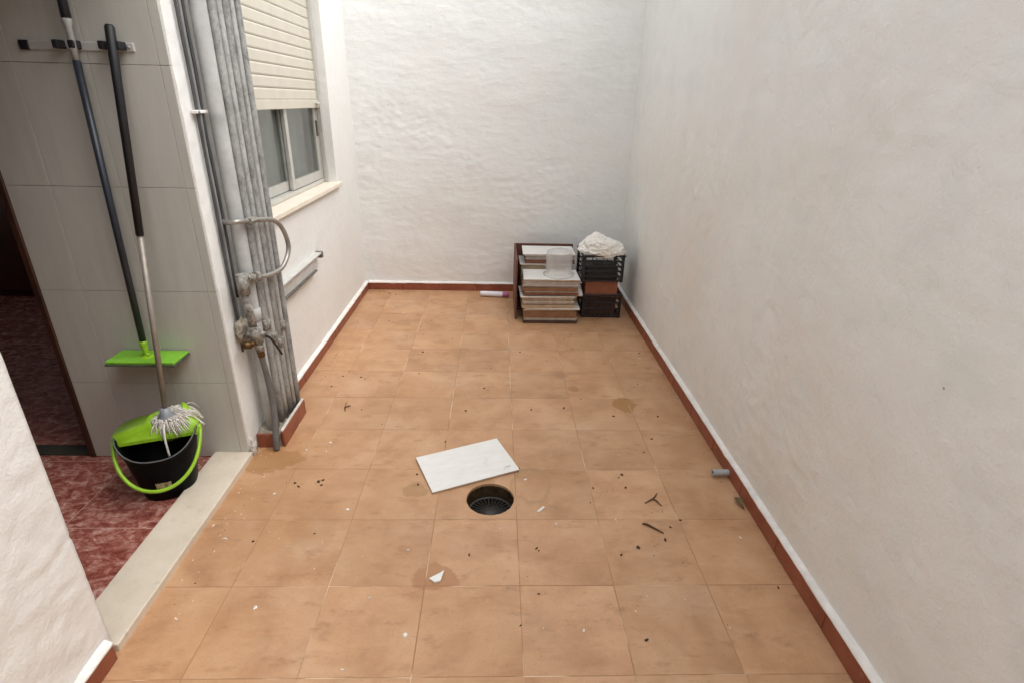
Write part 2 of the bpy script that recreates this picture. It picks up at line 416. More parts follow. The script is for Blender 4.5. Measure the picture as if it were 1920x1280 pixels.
# ---------------------------------------------------------------- patio floor: bed and tiles
DR = (-.014, 1.869); DRR = .101                    # drain centre and radius
fl = bpy.data.objects.new('floor', None); C.objects.link(fl); tag(fl, 'terracotta coloured tiled patio floor', 'floor', kind='structure')
bed = MB()
hx0, hx1, hy0, hy1 = DR[0]-.104, DR[0]+.104, DR[1]-.104, DR[1]+.104
for (x0, x1, y0, y1) in [(XL, hx0, YN, YB), (hx1, XR, YN, YB), (hx0, hx1, YN, hy0), (hx0, hx1, hy1, YB)]:
    bed.box(x0, x1, y0, y1, -.05, -.0012)
bed.build('grout_bed', M['grout'], fl)
cols = [XL]+[GX+T*k for k in range(-3, 3)]+[XR]
rows = [YN]+[GY+T*k for k in range(-7, 10)]+[YB]
cache = {}
for i in range(len(cols)-1):
    for j in range(len(rows)-1):
        x0, x1, y0, y1 = cols[i], cols[i+1], rows[j], rows[j+1]
        w, d = x1-x0-.0024, y1-y0-.0024
        if w < .01 or d < .01: continue
        cx, cy = (x0+x1)/2, (y0+y1)/2
        if x0 < DR[0] < x1 and y0 < DR[1] < y1:
            # tile cut round the drain
            rx0, rx1, ry0, ry1 = -w/2, w/2, -d/2, d/2
            ox, oy = DR[0]-cx, DR[1]-cy
            ang = [2*PI*k/48 for k in range(48)]+[math.atan2(py-oy, px-ox) % (2*PI) for px in (rx0, rx1) for py in (ry0, ry1)]
            ang = sorted(set(ang)); bb = MB(); rings = [[], [], []]
            for a in ang:
                ca, sa = math.cos(a), math.sin(a)
                t = min(((rx1-ox) if ca > 0 else (rx0-ox))/ca if abs(ca) > 1e-6 else 9, ((ry1-oy) if sa > 0 else (ry0-oy))/sa if abs(sa) > 1e-6 else 9)
                chip = 1+.022*nz(ca*7, sa*7, 4)+.012*nz(ca*19, sa*19, 4)
                rings[0].append(bb.bm.verts.new((ox+ca*t, oy+sa*t, 0)))
                rings[1].append(bb.bm.verts.new((ox+ca*DRR*chip, oy+sa*DRR*chip, 0)))
                rings[2].append(bb.bm.verts.new((ox+ca*DRR*chip, oy+sa*DRR*chip, -.012)))
            n = len(ang)
            for k in range(n):
                for q in (0, 1): bb.bm.faces.new((rings[q][k], rings[q][(k+1) % n], rings[q+1][(k+1) % n], rings[q+1][k]))
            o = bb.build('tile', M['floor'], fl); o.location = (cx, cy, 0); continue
        key = (round(w, 3), round(d, 3))
        if key not in cache: cache[key] = MB().box(-w/2, w/2, -d/2, d/2, -.012, 0, .0007).mesh('tile')
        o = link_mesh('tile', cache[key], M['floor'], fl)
        o.location = (cx+random.uniform(-.0006, .0006), cy+random.uniform(-.0006, .0006), random.uniform(-.0004, .0004))
        o.rotation_euler = (random.uniform(-.001, .001), random.uniform(-.001, .001), random.uniform(-.0015, .0015))

# ---------------------------------------------------------------- the kitchen behind the doorway and the room beyond it
KX0, KY0, RX0, RY1 = -3.7, -.9, -4.6, 4.9
TW0, TW1 = -1.84, XL+.006                          # tiled wall end towards the inner door, and outer corner
def tiled_floor(name, label, x0, x1, y0, y1, jx, jy, px, py):
    f = bpy.data.objects.new(name, None); C.objects.link(f); tag(f, label, 'floor', kind='structure')
    MB().box(x0, x1, y0, y1, -.04, -.0012).build('grout_bed', M['grout_pink'], f)
    cx_ = [x0]+[jx+px*k for k in range(-12, 13) if x0+.03 < jx+px*k < x1-.012]+[x1]
    cy_ = [y0]+[jy+py*k for k in range(-12, 13) if y0+.03 < jy+py*k < y1-.012]+[y1]
    cc = {}
    for a, c in zip(cx_[:-1], cx_[1:]):
        for e, g_ in zip(cy_[:-1], cy_[1:]):
            k = (round(c-a, 3), round(g_-e, 3))
            if k not in cc: cc[k] = MB().box(-(c-a)/2+.0014, (c-a)/2-.0014, -(g_-e)/2+.0014, (g_-e)/2-.0014, -.01, 0, .0008).mesh('tile')
            o = link_mesh('tile', cc[k], M['redmarble'], f); o.location = ((a+c)/2, (e+g_)/2, random.uniform(0, .0003))
tiled_floor('kitchen_floor', 'red marbled kitchen floor tiles behind the doorway', KX0, XI+.0035, KY0, 2.17, -1.285, 1.697, .38, .43)
tiled_floor('inner_room_floor', 'dark red marbled floor of the room beyond the kitchen', RX0, XI, 2.25, RY1, -1.60, 2.558, .38, .43)
o = MB().box(-2.75, TW0+.004, 2.171, 2.249, -.03, .006, .003).build('door_saddle', M['dark_thresh'])
tag(o, 'dark strip across the floor of the inner doorway', 'threshold')
# tiled wall facing the camera: core, tiles
tw = MB().box(TW0, XI+.001, 2.172, 2.26, 0, 2.5).box(XI+.0012, XL-.012, 2.172, 2.20, 0, DOORH-.002).build('kitchen_wall', M['grout_grey'])
tag(tw, 'pale glazed tile wall beside the doorway behind the mops', 'wall')
jx = [TW0, -1.675, -1.415, -1.175, XL-.004]; jz = [.0, .386, .805, 1.217, 1.633, 2.049, 2.465]
for a, c in zip(jx[:-1], jx[1:]):
    for e, g_ in zip(jz[:-1], jz[1:]):
        top = min(g_, DOORH-.004) if a > XI-.2 else g_
        if a > -1.3 and e > DOORH-.05: continue
        o = MB().box(a+.0008, c-.0008, 2.162, 2.1715, max(e, .002)+.0008, top-.0008, .001).build('wall_tile', M['walltile'], tw)
# remaining walls, ceilings
rm = thing('interior_walls', 'plain painted walls and ceiling of the dim rooms inside', 'wall')
MB().box(KX0-.1, KX0, KY0, 2.165, 0, 2.5).build('side_wall', M['inner_wall'], rm)
MB().box(KX0-.1, XI-.001, KY0-.1, KY0, 0, 2.5).build('near_wall', M['inner_wall'], rm)
MB().box(RX0, -2.75, 2.172, 2.26, 0, 2.5).box(-2.75, TW0, 2.172, 2.26, 2.06, 2.5).build('partition', M['inner_wall'], rm)
MB().box(RX0-.1, RX0, 2.26, 2.7, 0, 2.5).box(RX0-.1, RX0, 4.0, RY1, 0, 2.5).box(RX0-.1, RX0, 2.7, 4.0, 0, .9).box(RX0-.1, RX0, 2.7, 4.0, 2.2, 2.5).build('side_wall', M['inner_wall'], rm)  # unseen opening in this wall, added to let sky light onto the inner floor
MB().box(RX0-.1, XI-.001, RY1, RY1+.1, 0, 2.5).build('far_wall', M['inner_wall'], rm)
MB().box(RX0-.1, XI-.002, KY0-.1, RY1+.1, 2.5, 2.62).build('ceiling', M['ceiling'], rm)
df = thing('door_frame', 'dark brown wooden door frame at the end of the tiled wall', 'door frame')
MB().box(TW0-.028, TW0-.0005, 2.157, 2.275, 0, 2.03, .003).build('jamb', M['dark_wood'], df)
MB().box(-2.75, -2.72, 2.157, 2.275, 0, 2.03, .003).build('jamb', M['dark_wood'], df)
MB().box(-2.72, TW0-.028, 2.157, 2.275, 2.03, 2.06, .003).build('head', M['dark_wood'], df)
# dark furniture in the far room
wd = thing('wardrobe', 'dark wooden wardrobe in the unlit room beyond', 'wardrobe')
MB().box(RX0+.02, -3.55, 4.35, RY1-.02, .0, 2.1, .006).build('carcass', M['dark_wood'], wd)
for x in (-4.05, -3.56):
    MB().box(x-.46, x-.01, 4.325, 4.35, .06, 2.06, .004).build('door', M['dark_wood'], wd)
bd = thing('sideboard', 'dark low sideboard against the inner wall', 'sideboard')
MB().box(-3.5, -2.0, 4.4, RY1-.02, .08, .85, .006).build('carcass', M['dark_wood'], bd)
for x in (-3.45, -2.09):
    MB().box(x, x+.05, 4.42, 4.47, 0, .085, .004).build('leg', M['dark_wood'], bd)

# threshold stone
o = MB().box(XI+.004, XL+.012, DOOR0+.003, DOOR1-.003, -.03, .028, .004, 2).build('door_threshold', M['stone'])
tag(o, 'worn pale limestone threshold slab in the doorway', 'threshold')

# ---------------------------------------------------------------- window in the left wall
M['alu'] = simple('pale_aluminium', (.56, .55, .51), .35, .35, .08, 20)
M['shutter'] = simple('cream_shutter_plastic', (.60, .56, .465), .5, 0, .05, 9)
M['gap_dark'] = simple('shutter_gap', (.10, .085, .06), .8)
M['sillstone'] = simple('cream_sill_stone', (.80, .72, .60), .45, 0, .08, 12)
M['fill_sheet'] = simple('grey_fill_sheet', (.40, .40, .40), .9, 0, .1, 6)  # for the sheet added behind the panes to lighten them
def m_glass():
    m = bpy.data.materials.new('window_glass'); m.use_nodes = True; n, l = m.node_tree.nodes, m.node_tree.links
    n.remove(n['Principled BSDF']); o = n['Material Output']
    t = n.new('ShaderNodeBsdfTransparent'); t.inputs[0].default_value = (.82, .86, .84, 1)
    gl = n.new('ShaderNodeBsdfGlossy'); gl.inputs['Roughness'].default_value = .02
    mx = n.new('ShaderNodeMixShader'); mx.inputs[0].default_value = .24; l.new(t.outputs[0], mx.inputs[1]); l.new(gl.outputs[0], mx.inputs[2])
    l.new(mx.outputs[0], o.inputs['Surface']); return m
M['glass'] = m_glass()
w = thing('window', 'aluminium sliding window under a half lowered cream roller shutter', 'window', (0, 0, 0))
WX = -1.215                                        # outer face of the frame
MB().box(WX-.06, WX, WIN0, WIN0+.035, WINZ0+.03, WINZ1, .002).box(WX-.06, WX, WIN1-.035, WIN1, WINZ0+.03, WINZ1, .002)\
    .box(WX-.06, WX+.004, WIN0+.035, WIN1-.035, WINZ0+.03, WINZ0+.055, .002).box(WX-.06, WX, WIN0+.035, WIN1-.035, WINZ1-.04, WINZ1, .002).build('frame', M['alu'], w)
MB().box(WX+.002, WX+.028, WIN1-.030, WIN1-.001, WINZ0+.03, WINZ1, .002).box(WX+.002, WX+.028, WIN0+.001, WIN0+.030, WINZ0+.03, WINZ1, .002).build('shutter_guide', M['alu'], w)
mid = 3.46
for k, (y0, y1, xo) in enumerate([(mid-.03, WIN1-.036, -.006), (WIN0+.036, mid+.02, -.033)]):
    z0, z1 = WINZ0+.058, WINZ1-.045
    sa = MB(); x1 = WX+xo; x0 = x1-.022
    sa.box(x0, x1, y0, y0+.045, z0, z1, .002).box(x0, x1, y1-.045, y1, z0, z1, .002).box(x0, x1, y0+.045, y1-.045, z0, z0+.055, .002).box(x0, x1, y0+.045, y1-.045, z1-.05, z1, .002)
    s_ = sa.build('sash', M['alu'], w)
    MB().box(x0+.009, x0+.013, y0+.043, y1-.043, z0+.052, z1-.048).build('pane', M['glass'], s_)
    if k == 0: MB().box(x1, x1+.012, y1-.034, y1-.018, 1.30, 1.40, .003).build('latch', M['gap_dark'], s_)
# shutter slats
z = 1.477; SX = WX+.008
MB().box(SX-.006, SX+.010, WIN0+.012, WIN1-.012, z, z+.048, .002).build('bottom_rail', M['shutter'], w)
br = [c for c in w.children if c.name.startswith('bottom_rail')][0]
for y in (WIN0+.09, WIN1-.10):
    MB().box(SX+.010, SX+.034, y-.006, y+.05, z+.020, z+.036, .004).build('stopper', M['alu'], br)
z += .050; hs_ = .0585
slat_me = None
while z < WINZ1-.02:
    if slat_me is None:
        sb = MB(); rws = []; n = 8
        for i in range(n+1):
            t = i/n; zz = t*(hs_-.0046); xx = .0022*min(1, 8*t, 8*(1-t))
            rws.append([sb.bm.verts.new((xx, yy, zz)) for yy in (WIN0+.012, WIN1-.012)])
        for i in range(n):
            sb.bm.faces.new((rws[i][0], rws[i][1], rws[i+1][1], rws[i+1][0]))
        sb.box(-.003, -.0005, WIN0+.012, WIN1-.012, -.001, hs_-.003)
        slat_me = sb.mesh('slat')
    o = link_mesh('slat', slat_me, M['shutter'], w); o.location = (SX, 0, z); z += hs_
MB().box(SX-.009, SX-.004, WIN0+.012, WIN1-.012, 1.53, WINZ1-.01).build('slat_backing', M['gap_dark'], w)
MB().box(WX-.02, XL+.028, WIN0-.03, WIN1+.028, WINZ0-.001, WINZ0+.028, .004, 2).build('sill', M['sillstone'], w)
# folded sheet added behind the glass to lighten the panes
cb = MB(); rws = []
for i in range(60):
    y = WIN0-.02+i*(1.30/59)
    rws.append([cb.bm.verts.new((XI-.035+.018*math.sin(i*.9)+.01*nz(i*.3, 1), y, zz)) for zz in (WINZ0-.1, WINZ1)])
for i in range(59):
    f = cb.bm.faces.new((rws[i][0], rws[i+1][0], rws[i+1][1], rws[i][1])); f.smooth = True
o = cb.build('fill_sheet', M['fill_sheet']); tag(o, 'grey folded sheet added behind the window glass to lighten the panes', 'fill_sheet')

# ---------------------------------------------------------------- pipes on the wall corner
def m_galv(name, lo, mi, hi, seed):
    g = G(name, .55, .15)
    p = g.map(g.pos(), (1, 1, .6), (seed, 0, seed))
    a = g.noise(p, 17, 5, .75); b = g.noise(p, 110, 3, .7)
    v = g.math('ADD', g.math('MULTIPLY', a, .7), g.math('MULTIPLY', b, .3))
    col = g.ramp(v, (.36, lo), (.5, mi), (.66, hi))
    lowz = g.noise(g.map(g.pos(), (1, 1, .25)), 11, 4)
    col = g.mix(g.math('MULTIPLY', g.step(lowz, .58, .70), .55), col, (.20, .17, .13))
    col = g.mix(g.math('MULTIPLY', g.step(g.noise(p, 48, 3, .6), .64, .70), .35), col, (.55, .53, .49))
    return g.out(col, .55, g.bump(b, .002, .6))
M['galv'] = m_galv('weathered_galvanised_pipe', (.17, .17, .16), (.32, .32, .305), (.46, .46, .44), 0)
M['galv2'] = m_galv('limewashed_pipe', (.25, .25, .235), (.42, .42, .40), (.56, .56, .535), 5)
M['pvc'] = simple('pale_grey_pvc', (.43, .43, .415), .65, 0, .22, 9, .001, 40, coord='pos')
M['cable'] = simple('dark_grey_cable', (.055, .055, .055), .6, 0, .3, 10)
M['cable2'] = simple('mid_grey_cable', (.22, .22, .215), .6, 0, .2, 10)
M['hose'] = simple('grey_rubber_hose', (.13, .125, .12), .55, 0, .25, 18, coord='pos')
M['brass'] = simple('tarnished_brass', (.13, .075, .03), .45, .7, .4, 30)
M['black_metal'] = simple('black_lever', (.02, .02, .02), .45, .2)
M['steel_tube'] = simple('dull_steel_tube', (.36, .34, .31), .38, .6, .25, 20)
def m_grime():
    g = G('grimy_fitting', .6, .1)
    p = g.pos(); a = g.noise(p, 45, 5, .75, .4)
    col = g.ramp(a, (.34, (.07, .055, .04)), (.46, (.20, .18, .15)), (.58, (.36, .35, .32)), (.70, (.56, .54, .50)))
    return g.out(col, .6, g.bump(a, .006, .8))
M['grime'] = m_grime()
M['mortar_pale'] = simple('chipped_pale_mortar', (.60, .55, .49), .95, 0, .25, 25, .006, 40, coord='pos')
M['mortar'] = simple('crumbling_mortar', (.30, .26, .205), .95, 0, .5, 25, .006, 40, coord='pos')

def wob(x, y, z0, z1, seed, amp=.002, n=16):
    return [(x+amp*nz(i*.31, seed, 1), y+amp*nz(i*.31, seed, 5), z0+(z1-z0)*i/n) for i in range(n+1)]
pp = thing('drain_pipe', 'wide pale grey plastic pipe, leftmost of the wall bundle', 'pipe', group='pipes on the wall corner')
MB().tube(wob(-1.083, 2.325, .04, 3.2, 1, .003), .030, 20).build('tube', M['pvc'], pp)
for z in (.62,): MB().lathe([(.0305, z), (.0345, z+.003), (.0345, z+.055), (.0305, z+.058)], 20, (-1.083, 2.325, 0)).build('socket_ring', M['pvc'], pp)
names = ['second', 'third', 'fourth', 'fifth', 'rightmost']
for k, (x, y, r) in enumerate([(-1.066, 2.388, .0185), (-1.056, 2.430, .0135), (-1.048, 2.465, .0165), (-1.039, 2.504, .0120), (-1.030, 2.538, .0145)]):
    lab = 'weathered grey metal pipe, %s in the bundle from the left' % names[k] if k < 4 else 'thin weathered metal pipe at the right end of the bundle'
    q = thing('water_pipe', lab, 'pipe', group='pipes on the wall corner')
    MB().tube(wob(x, y, .04, 3.2, 3+k, .0010, 16), r, 14).build('tube', M['galv'] if k in (0, 2, 4) else M['galv2'], q)
    if k < 4:
        zc = [.55, .47, .43, .50][k]
        MB().lathe([(r, zc), (r+.006, zc+.004), (r+.006, zc+.045), (r, zc+.05)], 14, (x, y, 0)).build('coupling', M['grime'], q)
for k, (x, y, r, m, lab) in enumerate([(-1.122, 2.250, .0055, 'cable', 'dark cable clipped to the wall corner, nearest the doorway'), (-1.121, 2.268, .006, 'cable2', 'grey cable running between two dark cables on the wall'), (-1.119, 2.289, .0065, 'cable', 'dark cable tucked against the wide plastic pipe')]):
    o = MB().tube(wob(x, y, .50+.12*k, 3.2, 20+k, .006, 30), r, 8).build('wall_cable', M[m]); tag(o, lab, 'cable', 'cables on the wall corner')
cl = thing('cable_clip', 'small white clip holding the cables to the wall', 'clip')
MB().box(-1.130, -1.108, 2.225, 2.31, 1.478, 1.49, .002).build('strap', M['lip'], cl)
MB().lathe([(0, .004), (.006, .004), (.006, 0)], 10, (-1.108, 2.235, 1.484), axis='X').build('screw', M['galv'], cl)

lp = thing('looped_gas_pipe', 'thin metal pipe looping round the bundle down to a valve', 'pipe')
MB().tube([(-1.128, 2.298, 1.068), (-1.10, 2.27, 1.068), (-1.050, 2.252, 1.074), (-1.030, 2.339, 1.063), (-.998, 2.481, 1.038), (-.983, 2.548, .983), (-.978, 2.572, .89), (-.992, 2.507, .817), (-1.016, 2.402, .808), (-1.037, 2.312, .824), (-1.052, 2.245, .836)],
    .0105, 12, smooth_path=8).build('loop', M['steel_tube'], lp)
MB().lathe([(0, -.03), (.017, -.03), (.017, .03), (0, .03)], 6, (-1.030, 2.345, 1.062), axis='Y', smooth=False).build('coupling', M['grime'], lp)
MB().tube([(-1.052, 2.252, .838), (-1.037, 2.318, .826)], .019, 12).tube([(-1.040, 2.300, .829), (-1.034, 2.330, .824)], .023, 6).build('union_nut', M['grime'], lp)
MB().tube([(-1.060, 2.232, .86), (-1.060, 2.232, .775)], .024, 14).build('elbow', M['grime'], lp)
MB().tube([(-1.060, 2.232, .775), (-1.056, 2.236, .70), (-1.053, 2.245, .60)], .0165, 14).build('riser', M['grime'], lp)
va = MB().tube([(-1.053, 2.245, .625), (-1.050, 2.250, .545)], .027, 8).tube([(-1.082, 2.235, .60), (-1.02, 2.262, .573)], .019, 8).tube([(-1.05, 2.25, .548), (-1.048, 2.257, .505)], .021, 6).build('valve', M['grime'], lp)
MB().tube([(-1.034, 2.262, .575), (-1.026, 2.30, .553), (-1.020, 2.332, .520), (-1.010, 2.388, .425)], [.006, .006, .0055, .0055], 8, smooth_path=5).build('lever', M['black_metal'], va)
MB().tube([(-1.095, 2.20, .552), (-1.062, 2.215, .549)], .017, 6).tube([(-1.065, 2.212, .549), (-1.053, 2.23, .553)], .012, 10).build('blank_nut', M['brass'], va)
ho = thing('drain_hose', 'grey hose hanging from the valve down to the floor', 'hose')
MB().tube([(-1.048, 2.257, .515), (-1.047, 2.262, .45), (-1.044, 2.272, .36), (-1.038, 2.268, .25), (-1.033, 2.245, .13), (-1.034, 2.224, .06), (-1.034, 2.216, .006)], [.013, .0125, .0135, .0145, .0145, .0145, .0145], 14, smooth_path=8).build('tube', M['hose'], ho)
MB().tube([(-1.048, 2.256, .52), (-1.0475, 2.260, .475)], .0165, 8).build('ferrule', M['brass'], ho)
# lump of old mortar round the fittings
def lump(name, c, s, mat, parent, seed, sub=4, amp=.35, fr=2.2):
    bm = bmesh.new(); bmesh.ops.create_icosphere(bm, subdivisions=sub, radius=1)
    for v in bm.verts:
        n = v.co.normalized(); d = 1+amp*noise.fractal(n*fr+Vector((seed, 0, 0)), 1, 2, 4)
        v.co = Vector((n.x*s[0]*d+c[0], n.y*s[1]*d+c[1], n.z*s[2]*d+c[2]))
    for f in bm.faces: f.smooth = True
    me = bpy.data.meshes.new(name); bm.to_mesh(me); bm.free()
    return link_mesh(name, me, mat, parent)
o = lump('mortar_lump', (-1.112, 2.262, .60), (.026, .045, .05), M['mortar'], None, 3); tag(o, 'rough lump of old mortar on the wall behind the valve', 'mortar')

# plinth at the foot of the pipes
pl = thing('pipe_plinth', 'low mortar plinth faced with red tiles at the foot of the pipes', 'plinth')
bm = bmesh.new(); nx, ny = 14, 30; gridv = []
for i in range(nx+1):
    r_ = []
    for j in range(ny+1):
        x = XL-.004+(.118)*i/nx; y = 2.25+.295*j/ny
        r_.append(bm.verts.new((x, y, .058+.014*nz(x*30, y*22, 2)+.010*nz(x*70, y*60, 6)+(.02 if i < 4 else 0)*(1-i/4))))
    gridv.append(r_)
for i in range(nx):
    for j in range(ny): bm.faces.new((gridv[i][j], gridv[i+1][j], gridv[i+1][j+1], gridv[i][j+1])).smooth = True
rim = [gridv[i][0] for i in range(nx+1)]+[gridv[nx][j] for j in range(1, ny+1)]+[gridv[i][ny] for i in range(nx-1, -1, -1)]
low = [bm.verts.new((v.co.x, v.co.y, 0)) for v in rim]
for k in range(len(rim)-1): bm.faces.new((rim[k], rim[k+1], low[k+1], low[k]))
bmesh.ops.recalc_face_normals(bm, faces=bm.faces)
me = bpy.data.meshes.new('mortar_core'); bm.to_mesh(me); bm.free(); link_mesh('mortar_core', me, M['mortar'], pl)
MB().box(-1.016, -1.003, 2.245, 2.56, .0015, .082, .002, rot=euler(0, 0, .004)).build('skirting_tile', M['skirt'], pl)
MB().box(-1.128, -1.050, 2.238, 2.25, .0015, .074, .002).build('skirting_tile', M['skirt'], pl)
MB().box(-1.0185, -1.0055, 2.247, 2.556, .0823, .092, .003, 2).build('mortar_edge', M['mortar_pale'], pl)
# broken plaster foot of the corner
o = lump('broken_plaster', (-1.131, 2.186, .030), (.013, .022, .050), M['mortar_pale'], None, 9, 4, .7, 4); tag(o, 'broken plaster at the foot of the wall corner by the threshold', 'plaster')

# ---------------------------------------------------------------- metal channel on the left wall
M['zinc'] = simple('white_painted_channel', (.56, .55, .52), .5, .1, .1, 14)
M['zinc_d'] = simple('dark_channel_edge', (.13, .125, .11), .6, .2, .3, 20)  # darker tone for the bottom flange and end cap
ch = thing('wall_channel', 'slim painted metal channel fixed low on the left wall', 'channel')
MB().box(XL-.004, XL+.040, 2.62, 3.42, .640, .652, .002).build('top_flange', M['zinc'], ch)
MB().box(XL-.004, XL+.026, 2.62, 3.34, .572, .640, .001).build('web', M['zinc'], ch)
MB().box(XL-.004, XL+.038, 2.62, 3.30, .560, .572, .002).build('bottom_flange', M['zinc_d'], ch)
MB().box(XL-.002, XL+.044, 3.405, 3.43, .615, .655, .004).build('end_cap', M['zinc_d'], ch)
# ---------------------------------------------------------------- pipe stub through the right skirting
st = thing('pipe_stub', 'short grey plastic pipe end sticking out of the right skirting', 'pipe')
sb = MB(); prof = [(.0145, -.03), (.0145, .072), (.0118, .072), (.0118, 0.0), (0, 0.0)]
sb.lathe([(r, -z) for r, z in prof], 20, (XR-.022, 2.022, .024), axis='X').build('tube', simple('stub_plastic', (.36, .37, .37), .4, 0, .1, 20), st)
MB().lathe([(.0117, -.066), (.0117, .0), (0, .0)], 16, (XR-.022, 2.022, .024), axis='X').lathe([(0, -.064), (.0116, -.064)], 16, (XR-.022, 2.022, .024), axis='X').build('bore', simple('bore_shade', (.015, .014, .013), .6), st)  # near-black lining and disc paint the shade inside the pipe end

# ---------------------------------------------------------------- floor drain
M['drain_wall'] = simple('muddy_drain_wall', (.045, .028, .012), .5, 0, .8, 30, .004, 60)
M['drain_metal'] = simple('dirty_grate', (.05, .046, .04), .5, .2, .35, 40)
M['drain_deep'] = simple('drain_sludge', (.012, .010, .008), .3)
dr = thing('floor_drain', 'round sunken floor drain with a radial grate', 'drain', (DR[0], DR[1], 0))
MB().lathe([(DRR+.002, -.0125), (DRR+.0005, -.075), (DRR-.002, -.085), (DRR-.006, -.17), (.0, -.171)], 48).build('well', M['drain_wall'], dr)
MB().lathe([(DRR-.001, -.070), (DRR-.010, -.070), (DRR-.010, -.078), (DRR-.001, -.078)], 48).build('ring', M['drain_metal'], dr)
MB().lathe([(0, -.066), (.022, -.067), (.026, -.070), (.026, -.078), (0, -.078)], 24).build('hub', M['drain_metal'], dr)
rib = MB().box(.024, DRR-.008, -.0018, .0018, -.077, -.070, .0006).mesh('rib')
for k in range(30):
    o = link_mesh('rib', rib, M['drain_metal'], dr); o.rotation_euler = (0, 0, 2*PI*k/30)
MB().lathe([(DRR-.012, -.155), (0, -.157)], 32).build('water', M['drain_deep'], dr)

# ---------------------------------------------------------------- loose white tile on the floor
def m_white_tile():
    g = G('white_glazed_tile', .22)
    p = g.obj()
    col = g.ramp(g.noise(g.map(p, (2, 7, 1)), 5, 5, .6), (.3, (.74, .72, .675)), (.7, (.82, .80, .765)))
    col = g.mix(g.math('MULTIPLY', g.step(g.noise(p, 17, 5, .7), .60, .75), .35), col, (.52, .42, .32))
    return g.out(col, .25, None)
M['white_tile'] = m_white_tile()
M['tile_body'] = simple('tile_biscuit', (.46, .36, .27), .9, 0, .15, 30)
M['mark'] = simple('grey_stamp', (.33, .33, .36), .7)
a0 = math.atan2(2.301-2.143, .012+.362)
lt = thing('loose_tile', 'loose white ceramic tile lying on the floor beside the drain', 'tile', (-.124, 2.100, 0), a0)
MB().box(-.205, .205, -.1335, .1335, .0015, .0088, .0008).build('biscuit', M['tile_body'], lt)
MB().box(-.2055, .2055, -.134, .134, .0089, .0112, .0009).build('glaze', M['white_tile'], lt)
lt.rotation_euler = (.010, -.006, a0); lt.location.z = .0022
mk = MB()
for (x, y, L) in [(.150, -.093, .028), (.156, -.099, .018), (.140, -.104, .012)]: mk.box(x, x+L, y, y+.003, .01125, .0115)
mk.build('scuff_mark', M['mark'], lt)

# ---------------------------------------------------------------- mop rack and mops on the tiled wall
M['black_rubber'] = simple('black_rubber', (.012, .012, .014), .5, 0, .2)
M['pole_navy'] = simple('blue_black_handle', (.022, .027, .038), .38, 0, .15, 10)
M['pole_grey'] = simple('translucent_grey_sleeve', (.42, .42, .39), .35, 0, .15, 30)
M['pole_steel'] = simple('brushed_steel_pole', (.30, .26, .22), .48, .35, .12, 30)
M['rack'] = simple('rack_white_metal', (.62, .60, .56), .35, .3, .1, 20)
M['lime'] = simple('lime_green_plastic', (.27, .48, .022), .38, 0, .14, 14)
M['lime_d'] = simple('lime_green_pad', (.20, .48, .035), .5, 0, .16, 14)
M['yarn'] = simple('off_white_cotton', (.62, .58, .52), .95, 0, .15, 60, .002, 200)
M['black_plastic'] = simple('black_bucket_plastic', (.004, .004, .0045), .5, 0, .2, 10, spec=.08)
YT = 2.165
rk = thing('mop_rack', 'white metal strip with black clips screwed to the tiled wall', 'rack')
MB().box(-1.60, -1.247, YT-.010, YT-.0002, 1.672, 1.700, .003, 2).build('strip', M['rack'], rk)
MB().box(-1.628, -1.596, YT-.014, YT, 1.671, 1.701, .002).build('end_cap', M['black_rubber'], rk)
for x in (-1.455, -1.305):
    for s in (-1, 1): MB().box(x+s*.026-.010, x+s*.026+.010, YT-.052, YT-.009, 1.676, 1.702, .004, 2).build('clip', M['black_rubber'], rk)
MB().lathe([(.0, -.003), (.005, -.003), (.006, 0)], 10, (-1.263, YT-.0105, 1.686), axis='Y').build('screw', M['galv'], rk)

fm = thing('flat_mop', 'flat mop with dark handle and lime green rectangular pad', 'mop')
def at(P, Q, z):
    t = (z-P[2])/(Q[2]-P[2]); return tuple(P[i]+(Q[i]-P[i])*t for i in range(3))
A, B_ = (-1.427, 2.128, 1.823), (-1.442, 2.096, .615)
MB().tube([at(A, B_, 2.02), at(A, B_, 1.765)], .0145, 14).build('upper_grip', M['pole_navy'], fm)
MB().tube([at(A, B_, 1.765), at(A, B_, 1.755), at(A, B_, 1.74), at(A, B_, 1.64)], [.0145, .0145, .0105, .0105], 14).build('sleeve', M['pole_grey'], fm)
MB().tube([at(A, B_, 1.64), at(A, B_, .612)], .0125, 14).build('handle', M['pole_navy'], fm)
MB().tube([at(A, B_, .615), (-1.4425, 2.095, .60), (-1.437, 2.092, .566), (-1.437, 2.090, .552)], [.0150, .0145, .010, .009], 12).tube([(-1.452, 2.09, .557), (-1.422, 2.09, .557)], .009, 10).lathe([(.0, .556), (.018, .553), (.026, .549)], 16, (-1.437, 2.09, 0)).build('joint', M['lime'], fm)
MB().box(-1.575, -1.300, 2.034, 2.152, .538, .549, .003, 2).build('pad_plate', M['lime_d'], fm)
MB().box(-1.578, -1.297, 2.030, 2.156, .529, .5378, .003).build('pad_cloth', simple('dark_mop_cloth', (.06, .075, .045), .95, 0, .3, 40), fm)

